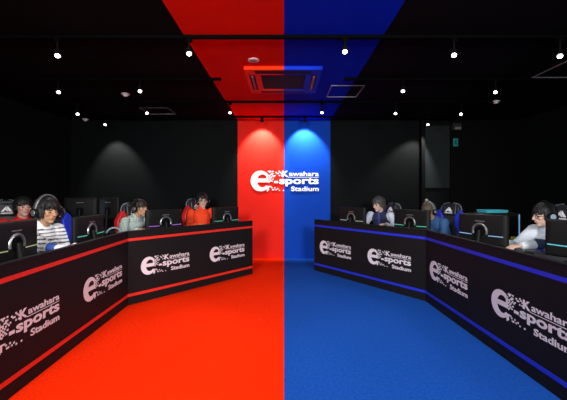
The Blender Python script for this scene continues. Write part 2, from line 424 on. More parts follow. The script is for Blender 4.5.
# ------------------------------------------------------------------ gaming chairs
def gaming_chair(x, y, rz, colour, label, top=1.17, tilt=8):
    """sits facing local +Y; seat top at .43"""
    t = thing('gaming_chair', label, 'chair', (x, y, 0), rz, 'gaming chairs')
    side = M[colour]
    MB().box((0, .0, .385), (.38, .46, .09)).build('seat', M['blackleather'], t, bevel=.03)
    for s in (-1, 1): MB().box((s*.215, .0, .40), (.07, .44, .11)).build('seat_bolster', side, t, bevel=.025)
    Rt = Matrix.Translation((0, -.24, .40)) @ Matrix.Rotation(math.radians(tilt), 4, 'X')
    H = (top-.40)/math.cos(math.radians(tilt))
    # central panel: dome-topped upright
    k = H
    half = [(.13, 0), (.155, .10*k), (.165, .45*k), (.150, .66*k), (.150, .80*k), (.140, .91*k), (.105, .975*k), (.05, k)]
    poly = half+[(-a, b) for a, b in half[::-1]]
    MB().prism(poly, -.035, .035).build('backrest', M['blackleather'], t, bevel=.018, xf=Rt)
    # coloured wings: lower bolsters and shoulder wings
    for s in (-1, 1):
        w = [(.15, .02*k), (.235, .10*k), (.26, .42*k), (.285, .56*k), (.275, .67*k), (.215, .78*k), (.165, .86*k), (.135, .80*k), (.085, .70*k), (.10, .50*k), (.15, .40*k)]
        w = [(s*a, b) for a, b in w]
        o = MB().prism(w, -.03, .075).build('side_wing', side, t, bevel=.02, xf=Rt); o['label'] = 'coloured side wing'
        pts = [Vector((s*a, .0, b)) for a, b in ((.14, .78*k), (.168, .87*k), (.15, .93*k), (.11, .985*k), (.03, 1.005*k))]
        MB().tube(pts, .011, 8).build('piping', M['greyleather'], t, xf=Rt)
    # head pillow with emblem
    pil = MB().box((0, .052, .84*k), (.235, .05, .17)).build('head_pillow', M['blackleather'], t, bevel=.022, xf=Rt)
    e = MB()
    zc = .845*k
    for tri in ([(-.058, zc-.03), (-.012, zc+.042), (.004, zc+.018), (-.026, zc-.03)], [(.0, zc+.045), (.062, zc-.03), (.03, zc-.03), (.012, zc-.006), (-.008, zc-.03), (-.02, zc-.03), (.008, zc+.018)]):
        e.prism(tri, .074, .081)
    e.box((0, .078, zc-.05), (.12, .006, .012))
    em = e.build('emblem', M['emblem'], pil, smooth=False, xf=Rt); em['label'] = 'white peaked emblem'
    for s in (-1, 1):
        MB().cyl((s*.27, -.03, .36), (s*.29, -.03, .60), .018, n=10).build('armrest_post', M['black'], t)
        MB().box((s*.29, .0, .615), (.075, .26, .03)).build('armrest', M['black'], t, bevel=.01)
    MB().box((0, -.02, .325), (.56, .18, .03)).build('tilt_plate', M['black'], t, bevel=.006)
    MB().cyl((0, -.02, .09), (0, -.02, .315), .028, n=14).build('gas_lift', M['black'], t)
    b = MB()
    for i in range(5):
        a = 2*PI*i/5+.3; b.cyl((0, -.02, .10), (.27*math.cos(a), -.02+.27*math.sin(a), .07), .028, .018, 8)
    b.build('star_base', M['black'], t)
    for i in range(5):
        a = 2*PI*i/5+.3; c = Vector((.275*math.cos(a), -.02+.275*math.sin(a), .03)); d = Vector((-math.sin(a), math.cos(a), 0))*.02
        MB().cyl(c-d, c+d, .03, n=14).build('caster', M['matte'], t)
    return t

# ------------------------------------------------------------------ people
def remesh(mb, voxel, smooth=3, fac=.5):
    me = bpy.data.meshes.new('tmp'); me.from_pydata([tuple(v) for v in mb.v], [], mb.f)
    bm = bmesh.new(); bm.from_mesh(me); bmesh.ops.recalc_face_normals(bm, faces=bm.faces); bm.to_mesh(me); bm.free()
    ob = bpy.data.objects.new('tmp', me); COL.objects.link(ob)
    r = ob.modifiers.new('r', 'REMESH'); r.mode = 'VOXEL'; r.voxel_size = voxel; r.use_smooth_shade = True
    if smooth:
        s = ob.modifiers.new('s', 'SMOOTH'); s.iterations = smooth; s.factor = fac
    dg = bpy.context.evaluated_depsgraph_get(); out = bpy.data.meshes.new_from_object(ob.evaluated_get(dg))
    bpy.data.objects.remove(ob); bpy.data.meshes.remove(me)
    out.polygons.foreach_set('use_smooth', [True]*len(out.polygons))
    return out
def paint(me, fn):
    n = len(me.vertices); co = np.empty(n*3, np.float32); me.vertices.foreach_get('co', co); co = co.reshape(-1, 3)
    c = np.ones((n, 4), np.float32); c[:, :3] = fn(co)
    a = me.color_attributes.new('Col', 'FLOAT_COLOR', 'POINT'); a.data.foreach_set('color', c.ravel())
def wrinkle(me, amp, seed):
    n = len(me.vertices); co = np.empty(n*3, np.float32); me.vertices.foreach_get('co', co); co = co.reshape(-1, 3)
    no = np.empty(n*3, np.float32); me.vertices.foreach_get('normal', no); no = no.reshape(-1, 3)
    rs = np.random.RandomState(seed); d = np.zeros(n)
    for k in range(10):
        w = rs.normal(size=3); w /= np.linalg.norm(w); w[2] *= 1.6; f = rs.uniform(18, 55)
        d += np.sin(co@w*f+rs.uniform(0, 6)+1.5*np.sin(co[:, 2]*14+k))*(25/f)
    co += no*(amp*d/3)[:, None]; me.vertices.foreach_set('co', co.ravel().astype(np.float32)); me.update()

def ellipse_ring(c, ax, ay, n=20): return [Vector(c)+Vector(ax)*math.cos(2*PI*i/n)+Vector(ay)*math.sin(2*PI*i/n) for i in range(n)]
def two_bone(S, W, l1, l2, pole):
    S = Vector(S); W = Vector(W); d = W-S; D = min(d.length, (l1+l2)*.995); dn = d.normalized()
    a = (l1*l1-l2*l2+D*D)/(2*D); h = math.sqrt(max(0, l1*l1-a*a)); p = Vector(pole); p = (p-dn*p.dot(dn)).normalized()
    return S+dn*a+p*h, S+dn*D

def hand(mb, W, d, up, side, r=1.0):
    """palm and five bent fingers; d = pointing direction, up = back of the hand, side = +1 thumb towards d x up"""
    d = Vector(d).normalized(); up = (Vector(up)-d*Vector(up).dot(d)).normalized(); x = d.cross(up)*side   # x points to the thumb side
    for k in (-1, -.33, .33, 1): mb.cap(W+d*.005+x*.014*k, W+d*.085+x*.030*k, .017*r, .013*r, 8)
    for k, (off, ln, bend) in enumerate(((.031, .070, .5), (.011, .080, .55), (-.010, .074, .6), (-.030, .058, .7))):
        p = W+d*.085+x*off; v = (d*1-up*.15+x*off*2.2).normalized(); segs = (ln*.45, ln*.32, ln*.26); rad = .0095
        for s in segs:
            q = p+v*s; mb.cap(p, q, rad*r, rad*.92*r, 8); p = q; rad *= .92; v = (v-up*bend).normalized()
    p = W+d*.025+x*.030
    for s, v in ((.038, d*.75+x*.75-up*.2), (.032, d*.95+x*.35-up*.25), (.026, d*1+x*.1-up*.4)):
        q = p+v.normalized()*s; mb.cap(p, q, .012*r, .0105*r, 8); p = q

def person(label, head_px, depth, facing, lean, spine, skin, hairm, shirt_fn, hands, head_turn=(0, 0, 0), hair=None, hip=.53, glasses=False, shoulder=.185, sleeve='long', loosen=1.0, collar=None, seed=1, arm_pole=(.55, -.5, -.8)):
    hx = ray(head_px, depth); f = Vector((*facing, 0)).normalized(); rz = math.atan2(-f.x, f.y)
    P = Vector((0, 0, hip)); a = math.radians(lean)
    up = Vector((0, math.sin(a*.55), math.cos(a*.55))); up2 = Vector((0, math.sin(a*1.25), math.cos(a*1.25)))
    waist = P+up*(spine*.38); chest = waist+up2*(spine*.34); neck = chest+up2*(spine*.28)
    hdir = Vector((0, math.sin(a*.9), math.cos(a*.9)))
    HC = neck+hdir*.135+Vector((0, .03, .02))
    fw2 = Vector((0, up2.z, -up2.y)); fw = Vector((0, up.z, -up.y))
    root = thing('person', label, 'person', (hx-(f*HC.y).x, depth-(f*HC.y).y, 0), rz, 'seated players')
    HR = Euler((math.radians(head_turn[0]), math.radians(head_turn[1]), math.radians(head_turn[2])), 'ZXY' if False else 'XYZ').to_matrix()
    HR = Matrix.Rotation(math.radians(head_turn[2]), 3, 'Z') @ Matrix.Rotation(math.radians(head_turn[0]), 3, 'X') @ Matrix.Rotation(math.radians(head_turn[1]), 3, 'Y')
    def hp(v): return HC+HR@Vector(v)
    X = Vector((1, 0, 0))
    def torso(mb, g, top=True):
        r = [ellipse_ring(P-up*.10, X*(.15+g), fw*(.11+g)), ellipse_ring(P, X*(.175+g), fw*(.125+g)), ellipse_ring(waist, X*(.145+g*1.6), fw*(.105+g*1.4)),
             ellipse_ring(chest, X*(.165+g), fw2*(.115+g)), ellipse_ring(chest+up2*.07, X*(shoulder-.02+g), fw2*(.105+g)), ellipse_ring(neck-up2*.03, X*(shoulder-.045+g), fw2*(.075+g)),
             ellipse_ring(neck+up2*.012, X*(.075+g*.6), fw2*(.062+g*.6))]
        mb.loft(r)
    sh = [chest+up2*(spine*.20)+X*(s*shoulder)+fw2*.01 for s in (-1, 1)]
    body = MB(); torso(body, 0)
    body.cap(neck-up2*.03, hp((0, -.02, -.07)), .058, .054)
    body.ell(hp((0, -.012, .038)), (.075, .093, .082), HR, 24, 16); body.ell(hp((0, .018, -.04)), (.060, .068, .072), HR, 20, 14)
    body.ell(hp((0, .030, .005)), (.066, .062, .06), HR, 20, 14); body.ell(hp((0, .058, -.094)), (.027, .022, .02), HR); body.cap(hp((0, .089, .012)), hp((0, .108, -.024)), .009, .0135, 10)
    body.ell(hp((0, .098, -.03)), (.018, .012, .009), HR, 10, 8); body.ell(hp((0, .085, -.054)), (.024, .010, .006), HR, 12, 8); body.ell(hp((0, .083, -.064)), (.021, .011, .006), HR, 12, 8)
    body.ell(hp((0, .084, .022)), (.05, .011, .008), HR, 14, 8)
    for s in (-1, 1):
        body.ell(hp((s*.076, -.008, -.012)), (.011, .020, .032), HR, 10, 8)
        body.ell(hp((s*.04, .062, -.02)), (.022, .022, .02), HR, 10, 8)
    arms = []
    for i, s in enumerate((-1, 1)):
        W = Vector(hands[i]); E, W = two_bone(sh[i], W, .285, .255, Vector((s*arm_pole[0], arm_pole[1], arm_pole[2])))
        arms.append((sh[i], E, W))
        body.cap(sh[i], E, .050, .042); body.cap(E, W, .040, .027)
        d = (W-E).normalized(); d = (d+Vector((0, .6, 0))).normalized(); d.z = min(max(d.z, -.12), .02)
        hand(body, W, d, (0, 0, 1), -s)
    legs = []
    for s in (-1, 1):
        h0 = P+Vector((s*.09, 0, -.02)); k = Vector((s*.13, .42, .49)); an = Vector((s*.13, .40, .09)); legs.append((h0, k, an))
        body.cap(h0, k, .085, .056); body.cap(k, an, .055, .038); body.cap(an-Vector((0, .03, .045)), an+Vector((0, .15, -.055)), .035, .028)
    me = remesh(body, .0058, 2)
    sk = np.array(skin); Hinv = np.array(HR.inverted()); hc = np.array(HC)
    def skfn(co):
        l = (co-hc)@Hinv.T; c = np.tile(sk, (len(co), 1))
        lip = (np.abs(l[:, 0]) < .026) & (l[:, 1] > .08) & (l[:, 1] < .13) & (np.abs(l[:, 2]+.058) < .010); c[lip] = sk*np.array((.88, .58, .56))
        ch = np.exp(-(((np.abs(l[:, 0])-.04)/.02)**2+((l[:, 2]+.025)/.02)**2))*((l[:, 1] > .03) & (l[:, 1] < .13)); c = c*(1-ch[:, None]*np.array((.0, .18, .18)))
        br = (np.abs(np.abs(l[:, 0])-.033) < .018) & (l[:, 1] > .06) & (l[:, 1] < .13) & (np.abs(l[:, 2]-.022) < .005); c[br] = (.03, .022, .02)
        return c
    paint(me, skfn); bo = mesh_obj('body', me, M['skin'], root)
    for s in (-1, 1):
        MB().ell(hp((s*.032, .0805, .001)), (.0155, .0095, .0065), HR, 12, 8).build('eye', M['eye'], root)
    # shirt
    sm = MB(); g = .016*loosen; torso(sm, g)
    for (S, E, W) in arms:
        sm.cap(S-Vector((0, 0, .0)), E, .062*loosen, .054*loosen)
        if sleeve == 'long': sm.cap(E, W-(W-E).normalized()*.012, .053*loosen, .036*loosen)
        else: pass
    sm.cap(neck-up2*.02, neck+up2*.035, .070, .063)
    if collar: 
        pts = [neck+up2*(.035-.02*math.cos(t))+X*.072*math.sin(t)+fw2*.066*math.cos(t) for t in [2*PI*i/24 for i in range(24)]]
        sm.tube(pts+[pts[0]], .014, 8)
    sme = remesh(sm, .0085, 4); wrinkle(sme, .0045*loosen, seed)
    ctx = dict(P=np.array(P), neck=np.array(neck), up=np.array(up2), fw=np.array(fw2), arms=[[np.array(q) for q in A_] for A_ in arms], sh=shoulder)
    paint(sme, lambda co: shirt_fn(co, ctx)); mesh_obj('shirt', sme, M['cloth'], root)
    # trousers and shoes
    tm = MB(); tm.loft([ellipse_ring(P-up*.115, X*.165, fw*.125), ellipse_ring(P, X*.188, fw*.14), ellipse_ring(P+up*.07, X*.172, fw*.13)])
    for h0, k, an in legs: tm.cap(h0, k, .097, .070); tm.cap(k, an+Vector((0, 0, .01)), .068, .056)
    mesh_obj('trousers', remesh(tm, .014, 3), M['denim'], root)
    for h0, k, an in legs:
        sm2 = MB().cap((an.x, an.y-.035, .05), (an.x, an.y+.15, .036), .046, .036); sm2.box((an.x, an.y+.055, .011), (.085, .26, .022))
        mesh_obj('shoe', remesh(sm2, .010, 2), M['shoe'], root)
    # hair
    hs = dict(bang=.028, side=-.02, back=-.075, fluff=1.0, n=90, part=0.0); hs.update(hair or {})
    rnd = random.Random(seed); hm = MB(); q = hs['fluff']
    hm.ell(hp((0, -.022, .047)), (.083*q, .093*q, .084*q), HR, 24, 16)
    hm.ell(hp((0, -.055, .0)), (.066*q, .052*q, .075), HR, 20, 14)
    for i in range(hs['n']):
        ph = 2*PI*(i+rnd.random())/hs['n']; cf = math.cos(ph)      # ph = 0 is front
        zend = hs['bang'] if cf > .45 else (hs['side'] if cf > -.35 else hs['back'])
        zend += rnd.uniform(-.014, .014)*hs.get('wild', 1.0)+(hs['part']*max(0, math.sin(ph)) if cf > .2 else 0)
        pts = []; rr = []; ph2 = ph+rnd.uniform(-.35, .35)
        for j in range(6):
            z = .128-(.128-zend)*(j/5)**1.25
            u_ = max(-1, min(1, (z-.042)/.088)); rad = math.sqrt(max(.02, 1-u_*u_)) if z > .042 else 1.0
            rad *= 1.03+rnd.uniform(-.03, .05)*hs.get('wild', 1.0)
            p_ = ph+(ph2-ph)*j/5
            px_, py_ = math.sin(p_)*.084*q*rad, -.018+math.cos(p_)*(.098 if cf > 0 else .096)*q*rad
            pts.append(hp((px_, py_, z*(.6+.4*q) if z > 0 else z))); rr.append(.017*(1-j/5*.62)*rnd.uniform(.85, 1.15))
        hm.tube(pts, rr, 7)
    mesh_obj('hair', remesh(hm, .0055, 1), M[hairm], root)
    if glasses:
        gm = MB()
        for s in (-1, 1):
            pts = [hp((s*.034+.024*math.cos(t), .099-.006*abs(math.cos(t)), .0+.017*math.sin(t))) for t in [2*PI*i/20 for i in range(20)]]
            gm.tube(pts, .0024, 6, closed=True); gm.tube([hp((s*.058, .093, .004)), hp((s*.076, .05, .006)), hp((s*.081, -.01, .0))], .0022, 6)
        gm.tube([hp((-.011, .1, .003)), hp((0, .104, .006)), hp((.011, .1, .003))], .0024, 6)
        gm.build('glasses', M['black'], root)
    return root, HC, HR, rz

def headset(pinfo, label, band=('black', None), mic_side=1, scale=1.0, cup='black', accent='silver'):
    root, HC, HR, rz = pinfo
    R = Matrix.Rotation(rz, 3, 'Z'); loc = Vector(root.location)+R@HC
    t = thing('headset', label, 'headset', loc, 0, 'worn headsets')
    t.rotation_euler = (R@HR).to_euler()
    k = scale
    arc = [Vector((.098*k*math.sin(a), -.012, .015+.132*k*math.cos(a))) for a in [math.radians(-88+176*i/22) for i in range(23)]]
    b = MB()
    rings = []
    for i, p in enumerate(arc):
        n = Vector((p.x, 0, p.z-.015)).normalized(); w = .017
        rings.append([p+n*.006+Vector((0, w, 0)), p+n*.006-Vector((0, w, 0)), p-n*.006-Vector((0, w, 0)), p-n*.006+Vector((0, w, 0))])
    b.loft(rings).build('headband', M[band[0]], t, bevel=.003)
    for s in (-1, 1):
        c = MB().cyl((s*.084*k, -.012, -.008), (s*.112*k, -.012, -.008), .046, .040, 20).build('ear_cup', M[cup], t, bevel=.006)
        MB().cyl((s*.112*k, -.012, -.008), (s*.118*k, -.012, -.008), .030, .026, 20).build('cup_badge', M[accent], c, bevel=.002)
    MB().tube([(mic_side*.108*k, .0, -.03), (mic_side*.10, .06, -.06), (mic_side*.06, .11, -.07)], .004, 6).build('microphone_boom', M['black'], t)
    return t

C = lambda *v: np.array(v, float)
def plain(c):
    return lambda co, k: np.tile(C(*c), (len(co), 1))
def striped_white(co, k):
    c = np.tile(C(.78, .77, .78), (len(co), 1))
    fore = np.zeros(len(co), bool)
    for S, E, W in k['arms']:
        ab = W-E; t = ((co-E)@ab)/(ab@ab); d = np.linalg.norm(co-(E+np.clip(t, 0, 1)[:, None]*ab), axis=1); fore |= (t > .12) & (d < .07)
    band = (co[:, 2] < .955) & ((co[:, 2] % .036) < .011) & ~fore; c[band] = (.02, .02, .03)
    S, E, W = k['arms'][1]; c[np.linalg.norm(co-(E*.7+W*.3), axis=1) < .062] = (.03, .07, .30)
    return c
def checked(co, k):
    c = np.tile(C(.44, .52, .46), (len(co), 1)); l = ((co[:, 0]*1.0+3) % .035 < .004) | ((co[:, 2]+3) % .035 < .004); c[l] *= .55
    return c
def jacket_navy(co, k):
    c = np.tile(C(.02, .025, .06), (len(co), 1)); d = np.full(len(co), 9.)
    for S, E, W in k['arms']:
        for a, b in ((S, E), (E, W)):
            ab = b-a; t = np.clip(((co-a)@ab)/(ab@ab), 0, 1); d = np.minimum(d, np.linalg.norm(co-(a+t[:, None]*ab), axis=1))
    sl = (d < .075) & (np.abs(co[:, 0]) > .10); c[sl] = (.62, .64, .72)
    mid = (np.abs(co[:, 0]) < .02) & ((co-k['neck'])@k['fw'] > 0); c[mid] = (.05, .06, .25)
    return c
def jacket_white(co, k):
    c = np.tile(C(.62, .66, .70), (len(co), 1))
    S, E, W = k['arms'][0]
    for S, E, W in k['arms']:
        ab = W-E; t = ((co-E)@ab)/(ab@ab); d = np.linalg.norm(co-(E+np.clip(t, 0, 1)[:, None]*ab), axis=1)
        c[(t > .15) & (t < .5) & (d < .085) & (co[:, 2] < E[2]+.04)] = (.02, .03, .07)
    return c
SK = (.56, .33, .22); SK2 = (.62, .40, .30); SK3 = (.50, .27, .15)
seatL = L2[3]; nL = (-.755, .652)
p1 = person('person in a red top with black fringe, turned sideways, behind the leftmost monitor', 23.5, 4.15, (.75, -.66), 12, .455, (.62, .36, .28), 'hair_black', plain((.60, .02, .015)), ((-.16, .42, .78), (.16, .42, .78)), (2, 0, 8), dict(bang=.022, side=-.04, fluff=1.0), seed=3)
p2 = person('person in a white shirt with black stripes and tousled black hair, looking down', 47.5, 3.28, (.93, -.37), 22, .48, SK3, 'hair_black', striped_white, ((-.10, .52, .78), (.06, .66, .78)), (-4, 0, 2), dict(bang=.036, side=-.05, back=-.085, fluff=1.11, n=130, wild=2.4, part=.03), seed=5, hip=.53, shoulder=.16, arm_pole=(.22, -.5, -.8))
p3 = person('person in a pale green checked shirt, face half hidden behind a monitor', 140.5, 4.86, (.92, -.40), 28, .47, SK3, 'hair_brown', checked, ((-.16, .46, .79), (.18, .44, .79)), (-6, 0, 4), dict(bang=.03, side=-.01), collar=True, seed=7)
p4 = person('person in an orange-red sweater with glasses beside the red wall', 202.5, 5.74, (.62, -.78), 8, .495, SK2, 'hair_black', plain((.80, .055, .008)), ((-.19, .44, .79), (.19, .44, .79)), (-2, 0, -14), dict(bang=.042, side=.0, fluff=.98), glasses=True, seed=9, hip=.528, loosen=1.08)
p5 = person('person in a navy jacket with pale sleeves and ash brown hair, looking down', 378.5, 5.72, (-.62, -.78), 24, .48, SK2, 'hair_grey', jacket_navy, ((-.19, .40, .79), (.19, .40, .79)), (-12, 0, -22), dict(bang=.026, side=-.035, fluff=1.04, n=130, wild=2.2), collar=True, seed=11)
p6 = person('person in a blue denim top bent low behind a monitor', 428.5, 5.0, (-.80, -.60), 36, .46, SK3, 'hair_tan', plain((.035, .10, .24)), ((-.12, .56, .78), (.15, .56, .78)), (-12, 0, -6), dict(bang=.02, side=-.02), seed=13)
p7 = person('person in a loose white jacket with glasses, arm on the desk, at the right edge', 543.5, 3.5, (-.97, -.22), 28, .45, SK2, 'hair_black', jacket_white, ((-.12, .74, .775), (.16, .62, .775)), (-6, 0, -16), dict(bang=.026, side=-.03, fluff=1.03), glasses=True, seed=15, loosen=1.15, collar=True)
headset(p2, 'black and silver headset on the player in the striped white shirt', ('silver', None), -1, 1.16)
headset(p3, 'black headset on the player in the pale checked shirt', ('black', None), -1, 1.04)
headset(p4, 'black headset with silver cup badge on the player in the orange-red sweater', ('black', None), -1, 1.04)
headset(p6, 'dark headset with pale band on the player in the denim top', ('greyleather', None), 1, 1.04)
headset(p7, 'black headset with blue ear cup badge on the player in the white jacket', ('black', None), 1, 1.08, 'black', 'palegrey')

def chair_for(p, colour, label, back=.0, turn=0, **kw):
    root, HC, HR, rz = p; f = Vector((-math.sin(rz), math.cos(rz), 0)); l = Vector(root.location)-f*back
    return gaming_chair(l.x, l.y, rz+turn, colour, label, **kw)
def face(fx, fy): return math.atan2(-fx, fy)
def face(fx, fy): return math.atan2(-fx, fy)
def chair_at(px, d, f, colour, label, top=1.15):
    """place a chair so that its head pillow stands at (px, d)"""
    f = Vector(f).normalized(); return gaming_chair(ray(px, d)+.37*f.x, d+.37*f.y, face(f.x, f.y), colour, label, top=top)
chair_at(129.5, 5.12, (.85, -.52), 'redleather', 'red and black gaming chair behind the player in the pale checked shirt', 1.15)
chair_at(192, 6.0, (.86, -.5), 'redleather', 'red and black gaming chair behind the player in the orange-red sweater', 1.20)
chair_at(395, 5.98, (-.86, -.5), 'blueleather', 'blue and black gaming chair behind the player with ash brown hair', 1.12)
chair_for(p6, 'blueleather', 'blue and black gaming chair with white emblem behind the player in denim', .0, top=1.14)
chair_at(568, 3.80, (-.95, -.30), 'blueleather', 'blue and black gaming chair cut by the right edge, behind the player in white', 1.17)
chair_at(5.5, 4.36, (.72, -.69), 'redleather', 'black gaming chair with white emblem at the left edge, behind the player in red', 1.21)
chair_at(4, 3.74, (.93, -.37), 'redleather', 'red and black gaming chair under the player in the striped white shirt', .96)
chair_at(51, 4.8, (.85, -.52), 'blueleather', 'blue and black gaming chair peeking out beside the striped shirt player\'s face', 1.12)

# ------------------------------------------------------------------ small things on desks
def keyboard(x, y, rz, label):
    t = thing('keyboard', label, 'keyboard', (x, y, DZ), rz)
    MB().box((0, 0, .012), (.38, .13, .024)).build('case', M['black'], t, bevel=.004)
    k = MB()
    for r in range(5):
        for c in range(14): k.box((-.17+.026*c, -.045+.0225*r, .028), (.021, .018, .009))
    k.build('keys', M['greybox'], t)
def mouse(x, y, rz, label):
    t = thing('mouse', label, 'mouse', (x, y, DZ), rz)
    MB().ell((0, 0, .012), (.032, .058, .026)).build('shell', M['black'], t)
    MB().cyl((-.004, .03, .034), (.004, .03, .034), .008, n=10).build('scroll_wheel', M['silver'], t)
keyboard(-2.42, 3.62, math.radians(-70), 'black keyboard in front of the player in the striped white shirt')
mouse(-2.30, 3.36, math.radians(-80), 'black mouse beside the hand of the striped shirt player')
mouse(2.30, 3.12, math.radians(80), 'black mouse on the desk below the player in the white jacket')
# box, tower and papers on the right side table
t = thing('computer_tower', 'black computer tower with bluish edge on the right side table', 'computer', (2.74, 4.32, DZ), math.radians(8))
MB().box((0, 0, .165), (.56, .22, .33)).build('case', M['shell'], t, bevel=.006)
MB().box((.275, -.112, .165), (.014, .006, .29)).build('light_bar', M['led_blue'], t)
MB().box((.10, -.113, .17), (.25, .004, .24)).build('side_panel', M['black'], t, bevel=.004)
t = thing('storage_box', 'flat teal box lying on the black computer tower', 'box', (2.72, 4.31, DZ+.331), math.radians(8))
MB().box((0, 0, .014), (.30, .18, .028)).build('body', M['teal'], t, bevel=.006)
MB().box((0, 0, .030), (.31, .19, .016)).build('lid', M['teal'], t, bevel=.006)
tag(MB().box((0, 0, .02), (.05, .04, .04)).build('sticky_note_block', M['yellow'], bevel=.004), 'tiny yellow block beside the computer tower', 'note pad').location = (2.88, 4.14, DZ)
pp = tag(MB().box((0, 0, .004), (.21, .297, .008)).build('paper_stack', M['paper']), 'white papers lying on the right side table', 'paper'); pp.location = (3.10, 4.27, DZ); pp.rotation_euler = (0, 0, 1.2)
# desk gear, bluish glare painted as pale colour, left of the pale-shirt player
t = thing('spare_headset', 'spare headset with glints painted pale blue lying on the left desk', 'headset', (-2.12, 4.12, DZ), .7)
pts = [(.09*math.cos(a), .0+.02, .06+.09*math.sin(a)) for a in [math.radians(-10+200*i/16) for i in range(17)]]
MB().tube(pts, .009, 8).build('headband', M['palegrey'], t)
for s in (-1, 1): MB().cyl((s*.075, .02, .046), (s*.105, .02, .046), .046, .042, 18).build('ear_cup', M['palegrey' if s > 0 else 'black'], t, bevel=.006)
t = tag(MB().tube([(.11*math.cos(a)*(1-.02*i/8), .09*math.sin(a), .012+.0035*i*.5) for i, a in [(i, i*.42) for i in range(46)]], .007, 7).build('coiled_cable', M['palegrey']), 'coil of cable painted pale like glare on the left desk between two monitors', 'cable')
t.location = (-2.02, 4.10, DZ+.002)
t.location = (-1.99, 4.27, DZ+.002)

# ------------------------------------------------------------------ ceiling: tracks, spotlights, air conditioner, hatches, detectors
TRK = [('near', 3.06, XL+.02, XR-.02), ('second', 4.19, -3.16, -.80), ('second', 4.19, .77, XR-.3), ('third', 5.23, -3.6, 3.6), ('back wall', 6.24, -.97, .97)]
TL = ['long black lighting track nearest the camera, across the whole ceiling', 'black lighting track on the left ceiling half, second from the camera', 'black lighting track on the right ceiling half, second from the camera',
      'long black lighting track just behind the air conditioner', 'short black lighting track close to the back wall']
for (n, y, x0, x1), lb in zip(TRK, TL):
    t = thing('lighting_track', lb, 'lighting track', ((x0+x1)/2, y, CEIL), 0, 'ceiling lighting tracks')
    L = x1-x0
    MB().box((0, 0, -.015), (L, .032, .030)).build('rail', M['rail'], t, bevel=.003)
    for s in (-1, 1): MB().box((s*(L/2-.006), 0, -.017), (.014, .036, .034)).build('end_cap', M['rail'], t)
for x0, x1 in ((-3.1, -2.1), (2.3, 3.2)):
    t = thing('lighting_track', 'short black lighting track by the back wall on the '+('left' if x0 < 0 else 'right')+' dark side', 'lighting track', ((x0+x1)/2, 6.24, CEIL), 0, 'ceiling lighting tracks')
    MB().box((0, 0, -.015), (x1-x0, .032, .030)).build('rail', M['rail'], t, bevel=.003)

def spotlight(px, py, y, target, label, energy, size=70, lens='lens', blend=.6, drop=None, color=(1, .97, .93), aim=None):
    x = ray(px, y); z = hgt(py, y) if drop is None else CEIL-.034-drop
    t = thing('track_spotlight', label, 'spotlight', (x, y, CEIL-.034), 0, 'track spotlights')
    c = Vector((0, 0, z-(CEIL-.034)))
    d = (Vector(aim if aim else target)-Vector((x, y, z))).normalized()
    MB().box((0, 0, -.012), (.055, .030, .034)).build('adapter', M['rail'], t, bevel=.003)
    MB().cyl((0, 0, -.02), c-d*.035+Vector((0, 0, .0)), .009, n=10).build('stem', M['matte'], t)
    h = MB().cyl(c-d*.075, c-d*.004, .024, .031, 20); h.cyl(c-d*.02, c+d*.004, .033, .033, 20)
    h.build('lamp_head', M['black'], t)
    MB().cyl(c+d*.004, c+d*.0065, .021, n=20).build('lens', M[lens], t)
    ld = bpy.data.lights.new('spot_beam', 'SPOT'); ld.energy = energy; ld.spot_size = math.radians(size); ld.spot_blend = blend; ld.shadow_soft_size = .03; ld.color = color
    lo = bpy.data.objects.new('spot_beam', ld); COL.objects.link(lo); lo.parent = t; lo.location = c+d*.03
    lo.rotation_euler = (Vector(target)-Vector((x, y, z))).to_track_quat('-Z', 'Y').to_euler()
E = 20
def lamp(px, py, y, tgt, label, e=E, **k): spotlight(px, py, y, tgt, label, e, aim=(ray(px, y)*.55, y-1.5, .6), **k)
A_ = 'lamp on the nearest ceiling track, '
lamp(57.5, 55.5, 3.06, (-1.0, 2.0, 0), A_+'leftmost, above the black left ceiling')
lamp(189, 53.5, 3.06, (1.74, 2.6, .45), A_+'at the edge of the red ceiling stripe', 60)
lamp(345, 51.5, 3.06, (-1.75, 2.55, .45), A_+'under the blue ceiling stripe', 75)
lamp(454, 55, 3.06, (-1.75, 2.2, .4), A_+'second from the right edge', 70)
lamp(560, 56, 3.06, (1.6, 2.2, 0), A_+'cut close at the right edge')
B_ = 'lamp on the second ceiling track, '
lamp(58.5, 92, 4.19, (-1.9, 3.6, .6), B_+'leftmost of all on it')
lamp(140, 91, 4.19, (-1.0, 3.4, 0), B_+'left side, nearer the red stripe', 24)
lamp(403, 91, 4.19, (1.0, 3.4, 0), B_+'right side, nearer the blue stripe', 24)
lamp(495.5, 92, 4.19, (1.9, 3.6, .6), B_+'rightmost of all on it')
C_ = 'lamp on the third ceiling track, '
lamp(77.5, 114, 5.23, (-2.2, 4.6, .8), C_+'leftmost')
lamp(147, 113, 5.23, (-1.6, 4.6, .6), C_+'in front of the left ceiling hatch')
lamp(230, 112.5, 5.23, (-.5, 4.6, 0), C_+'at the edge of the red stripe', 24)
lamp(322, 112.5, 5.23, (.5, 4.6, 0), C_+'at the edge of the blue stripe', 24)
lamp(395.5, 113.5, 5.23, (1.6, 4.6, .6), C_+'second from the right')
lamp(461, 114, 5.23, (2.2, 4.6, .8), C_+'rightmost')
spotlight(105, 124.5, 6.24, (ray(118, BACK), BACK, 1.7), 'lamp near the back wall on the dark left side', 150, 75, aim=(-2.6, 5.0, 1.4))
spotlight(428, 124.5, 6.24, (ray(408, BACK), BACK, 1.7), 'lamp near the back wall on the dark right side', 130, 75, aim=(2.2, 5.0, 1.4))
spotlight(262, 121, 6.24, (ray(262, BACK), BACK, 2.23), 'wall washer lighting the red back wall', 155, 84, 'lens_dim', .42, .07)
spotlight(304.5, 121, 6.24, (ray(304.5, BACK), BACK, 2.23), 'wall washer lighting the blue back wall', 155, 84, 'lens_dim', .42, .07, color=(.86, .94, 1))

